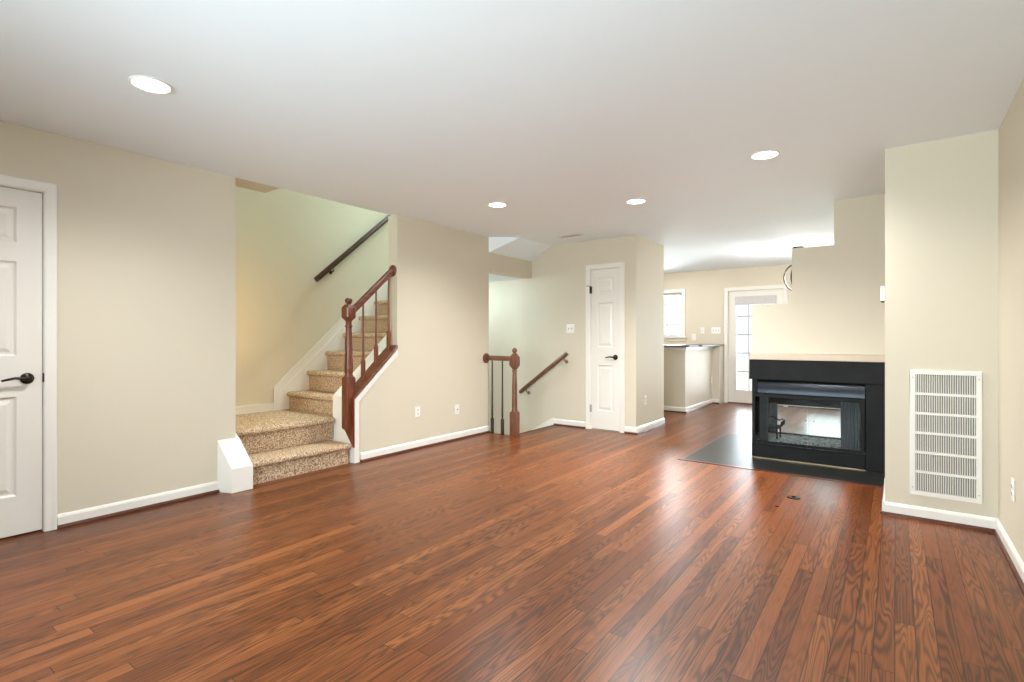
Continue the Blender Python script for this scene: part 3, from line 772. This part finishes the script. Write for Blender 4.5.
for loc_, label_, watts in (((-0.724, 3.923, H), 'glowing recessed ceiling light nearest the stepped fireplace wall', 118),
                            ((-3.032, 3.896, H), 'glowing recessed ceiling light nearest the beige stair wall', 82),
                            ((-1.926, 4.552, H), 'glowing recessed ceiling light in front of the closet door, furthest back', 215)):
    q = dup(dl, loc_, 0, label_)
    for ch in q.children:
        if ch.type == 'LIGHT': ch.data = ch.data.copy(); ch.data.energy = watts

def ceiling_vent(label, loc, L_, Wd, rot=0, inner='dark'):
    t = thing('ceiling_vent', label, 'ceiling vent', loc, rot)
    q = MB(); f = 0.02
    q.box(-L_/2, L_/2, -Wd/2, -Wd/2+f, -0.008, -0.0005).box(-L_/2, L_/2, Wd/2-f, Wd/2, -0.008, -0.0005).box(-L_/2, -L_/2+f, -Wd/2+f, Wd/2-f, -0.008, -0.0005).box(L_/2-f, L_/2, -Wd/2+f, Wd/2-f, -0.008, -0.0005)
    q.build('frame', 'white', t, bevel=0.002)
    q = MB(); n = 3
    for i in range(n):
        yc = -Wd/2+f + (i+0.5)*(Wd-2*f)/n
        q.prism([(yc-0.007, -0.012), (yc-0.005, -0.013), (yc+0.006, -0.003), (yc+0.004, -0.002)], 'x', -L_/2+f, L_/2-f)
    q.build('louvres', 'white', t)
    MB().box(-L_/2+f, L_/2-f, -Wd/2+f, Wd/2-f, -0.0015, -0.0005).build('duct_opening', inner, t)
    return t
ceiling_vent('white slotted ceiling vent close to the back wall beside the sloped soffit', (-3.225, 5.60, H), 0.30, 0.13)
ceiling_vent('white slotted ceiling vent in the kitchen ceiling near the hanging lamp', (-1.33, 8.25, H), 0.30, 0.16, PI/2, 'grey')


# ------------------------------------------------------------------ kitchen
hw = MB(); hw.box(-5.2, -2.66, 8.22, 8.34, 0, 1.035); hw.box(-2.78, -2.66, 8.34, 9.72, 0, 1.035); hw.box(-2.78, -2.535, 9.72, YK, 0, 1.035)
struct('wall_half', hw, 'halfwall')
baseboard('baseboard_half', [((-5.2, 8.22), (-2.646, 8.22), (0, -1)), ((-2.66, 8.206), (-2.66, 9.72), (1, 0)), ((-2.66, 9.72), (-2.535, 9.72), (0, -1))])
struct('trim_1', MB().box(-5.2, -2.64, 8.20, 8.2195, 0.985, 1.034).box(-2.6595, -2.64, 8.2195, 9.7, 0.985, 1.034), 'white')
ct = MB().box(-5.19, -2.56, 8.10, 8.62, 1.036, 1.066).box(-2.98, -2.52, 8.62, 9.98, 1.036, 1.066).build('countertop', 'granite', bevel=0.006)
ct['label'] = 'dark speckled granite bar top on the kitchen half wall'; ct['category'] = 'countertop'

# window_1 over the sink
w1 = holder('window_1', (-3.725, YK, 1.2))
wo = w1.location
q = MB(wo); a, b, z0, z1 = -4.15, -3.30, 1.20, 2.05
q.box(a-0.066, a, YK-0.018, YK-0.0005, z0, z1+0.066).box(b, b+0.066, YK-0.018, YK-0.0005, z0, z1+0.066).box(a, b, YK-0.018, YK-0.0005, z1, z1+0.066)
q.build('window_casing', 'white', w1, bevel=0.003)
MB(wo).box(a-0.09, b+0.09, YK-0.05, YK+0.05, z0-0.022, z0).box(a-0.066, b+0.066, YK-0.018, YK-0.0005, z0-0.075, z0-0.022).build('window_sill', 'white', w1, bevel=0.003)
q = MB(wo)
for u0, u1, v0, v1 in ((a, a+0.04, z0, z1), (b-0.04, b, z0, z1), (a+0.04, b-0.04, z0, z0+0.04), (a+0.04, b-0.04, z1-0.04, z1), (a+0.04, b-0.04, 1.615, 1.645)):
    q.box(u0, u1, YK+0.045, YK+0.08, v0, v1)
q.build('sash', 'white', w1)
q = MB(wo)
for i in (1, 2):
    xx = a+0.04+(b-a-0.08)*i/3; q.box(xx-0.008, xx+0.008, YK+0.055, YK+0.07, z0+0.04, z1-0.04)
for zz in (1.43, 1.83): q.box(a+0.04, b-0.04, YK+0.055, YK+0.07, zz-0.008, zz+0.008)
q.build('muntins', 'grey', w1)
MB(wo).box(a+0.04, b-0.04, YK+0.060, YK+0.064, z0+0.04, z1-0.04).build('pane', 'pane', w1)
MB(wo).box(a+0.005, b-0.005, YK+0.002, YK+0.04, z1-0.05, z1-0.005).build('blind_head', 'grey', w1, bevel=0.004)

# door_3 glazed patio door
d3 = holder('door_3', (-2.46, YK, 0))
casing(MB(), -0.0, 0.91, 2.03, 0.066).build('door_casing', 'white', d3)
gx0, gx1, gz0, gz1 = 0.138, 0.772, 0.245, 1.90
q = MB(); q.box(0.012, gx0, 0.03, 0.074, 0.015, 2.02).box(gx1, 0.898, 0.03, 0.074, 0.015, 2.02).box(gx0, gx1, 0.03, 0.074, 0.015, gz0).box(gx0, gx1, 0.03, 0.074, gz1, 2.02)
q.build('door_slab', 'door', d3, bevel=0.003)
q = MB()
for i in (1, 2): xx = gx0+(gx1-gx0)*i/3; q.box(xx-0.011, xx+0.011, 0.035, 0.069, gz0, gz1)
for i in range(1, 5): zz = gz0+(gz1-gz0)*i/5; q.box(gx0, gx1, 0.036, 0.068, zz-0.011, zz+0.011)
q.build('muntins', 'grey', d3)
MB().box(gx0, gx1, 0.050, 0.054, gz0, gz1).build('pane', 'pane', d3)
MB().box(gx0-0.02, gx1+0.02, 0.006, 0.028, 1.775, 1.925).build('rolled_blind', 'blind', d3, bevel=0.006)
MB().box(0.0005, 0.014, 0.028, 0.112, 0.014, 2.029).box(0.896, 0.9095, 0.028, 0.112, 0.014, 2.029).box(0.0005, 0.9095, 0.028, 0.112, 2.016, 2.0295).build('door_jamb', 'white', d3)
MB().box(0.0, 0.91, -0.03, 0.12, 0.0005, 0.014).build('threshold', 'brownwood', d3)

# window_2: low kitchen window added out of view beyond the stepped wall to light the floor
def plain_window(name, axis, c, a, b, z0, z1, inward):
    w = holder(name)
    q = MB(); t = 0.05
    def B(u0, u1, d0, d1, v0, v1):
        d0, d1 = sorted((c+d0, c+d1))
        return q.box(u0, u1, d0, d1, v0, v1) if axis == 'y' else q.box(d0, d1, u0, u1, v0, v1)
    o = -inward
    for u0, u1, v0, v1 in ((a, a+t, z0, z1), (b-t, b, z0, z1), (a+t, b-t, z0, z0+t), (a+t, b-t, z1-t, z1), ((a+b)/2-0.02, (a+b)/2+0.02, z0+t, z1-t)):
        B(u0, u1, o*0.04, o*0.08, v0, v1)
    q.build('sash', 'white', w)
    q = MB()
    def B2(u0, u1, d0, d1, v0, v1):
        d0, d1 = sorted((c+d0, c+d1))
        return q.box(u0, u1, d0, d1, v0, v1) if axis == 'y' else q.box(d0, d1, u0, u1, v0, v1)
    B2(a+t, b-t, o*0.058, o*0.062, z0+t, z1-t); q.build('pane', 'pane', w)
    q = MB()
    for u0, u1, v0, v1 in ((a-0.064, a, z0-0.064, z1+0.064), (b, b+0.064, z0-0.064, z1+0.064), (a, b, z0-0.064, z0), (a, b, z1, z1+0.064)):
        B2(u0, u1, inward*0.0005, inward*0.018, v0, v1)
    q.build('window_casing', 'white', w)
    return w
plain_window('window_2', 'y', YK, -1.25, -0.20, 0.25, 2.05, -1)
plain_window('window_3', 'y', -1.33, -2.3, -0.15, 0.35, 2.25, 1)
plain_window('window_4', 'x', XW, 0.6, 1.6, 0.45, 2.2, -1)

# hanging orb lamp in the kitchen
pl = thing('pendant_lamp', 'black metal ring pendant lamp half hidden behind the stepped wall', 'pendant lamp', (-1.09, 8.19, H))
MB().lathe([(0.0, -0.001), (0.076, -0.001), (0.076, -0.012), (0.060, -0.024), (0.012, -0.030), (0.0, -0.030)], (0, 0, 0), 'z', 28).build('canopy', 'bronze', pl, smooth=True)
MB().tube([(0, 0, -0.028), (0, 0, -0.24)], 0.006, 8).build('rod', 'bronze', pl)
zc0, R_ = -0.425, 0.195
for ang, R_ in ((0.62, 0.192), (1.25, 0.186)):
    pts = [Vector((R_*math.cos(t)*math.cos(ang), R_*math.cos(t)*math.sin(ang), zc0+R_*math.sin(t))) for t in [2*PI*i/40 for i in range(40)]]
    MB().tube(pts, 0.011, 8, closed=True).build('ring', 'iron', pl, smooth=True)
MB().lathe([(0.0, -0.235), (0.014, -0.24), (0.014, -0.33), (0.022, -0.345), (0.0, -0.35)], (0, 0, 0), 'z', 14).build('socket', 'bronze', pl)
MB().lathe([(0.012, -0.35), (0.028, -0.38), (0.030, -0.40), (0.018, -0.425), (0.0, -0.432)], (0, 0, 0), 'z', 16).build('bulb', 'bulb', pl, smooth=True)

l = bpy.data.lights.new('pendant_bulb_light', 'POINT'); l.energy = 26; l.shadow_soft_size = 0.05; l.color = (1.0, 0.92, 0.87)
lo = bpy.data.objects.new('pendant_bulb_light', l); C.objects.link(lo); lo.parent = pl; lo.location = (0, 0, -0.46)
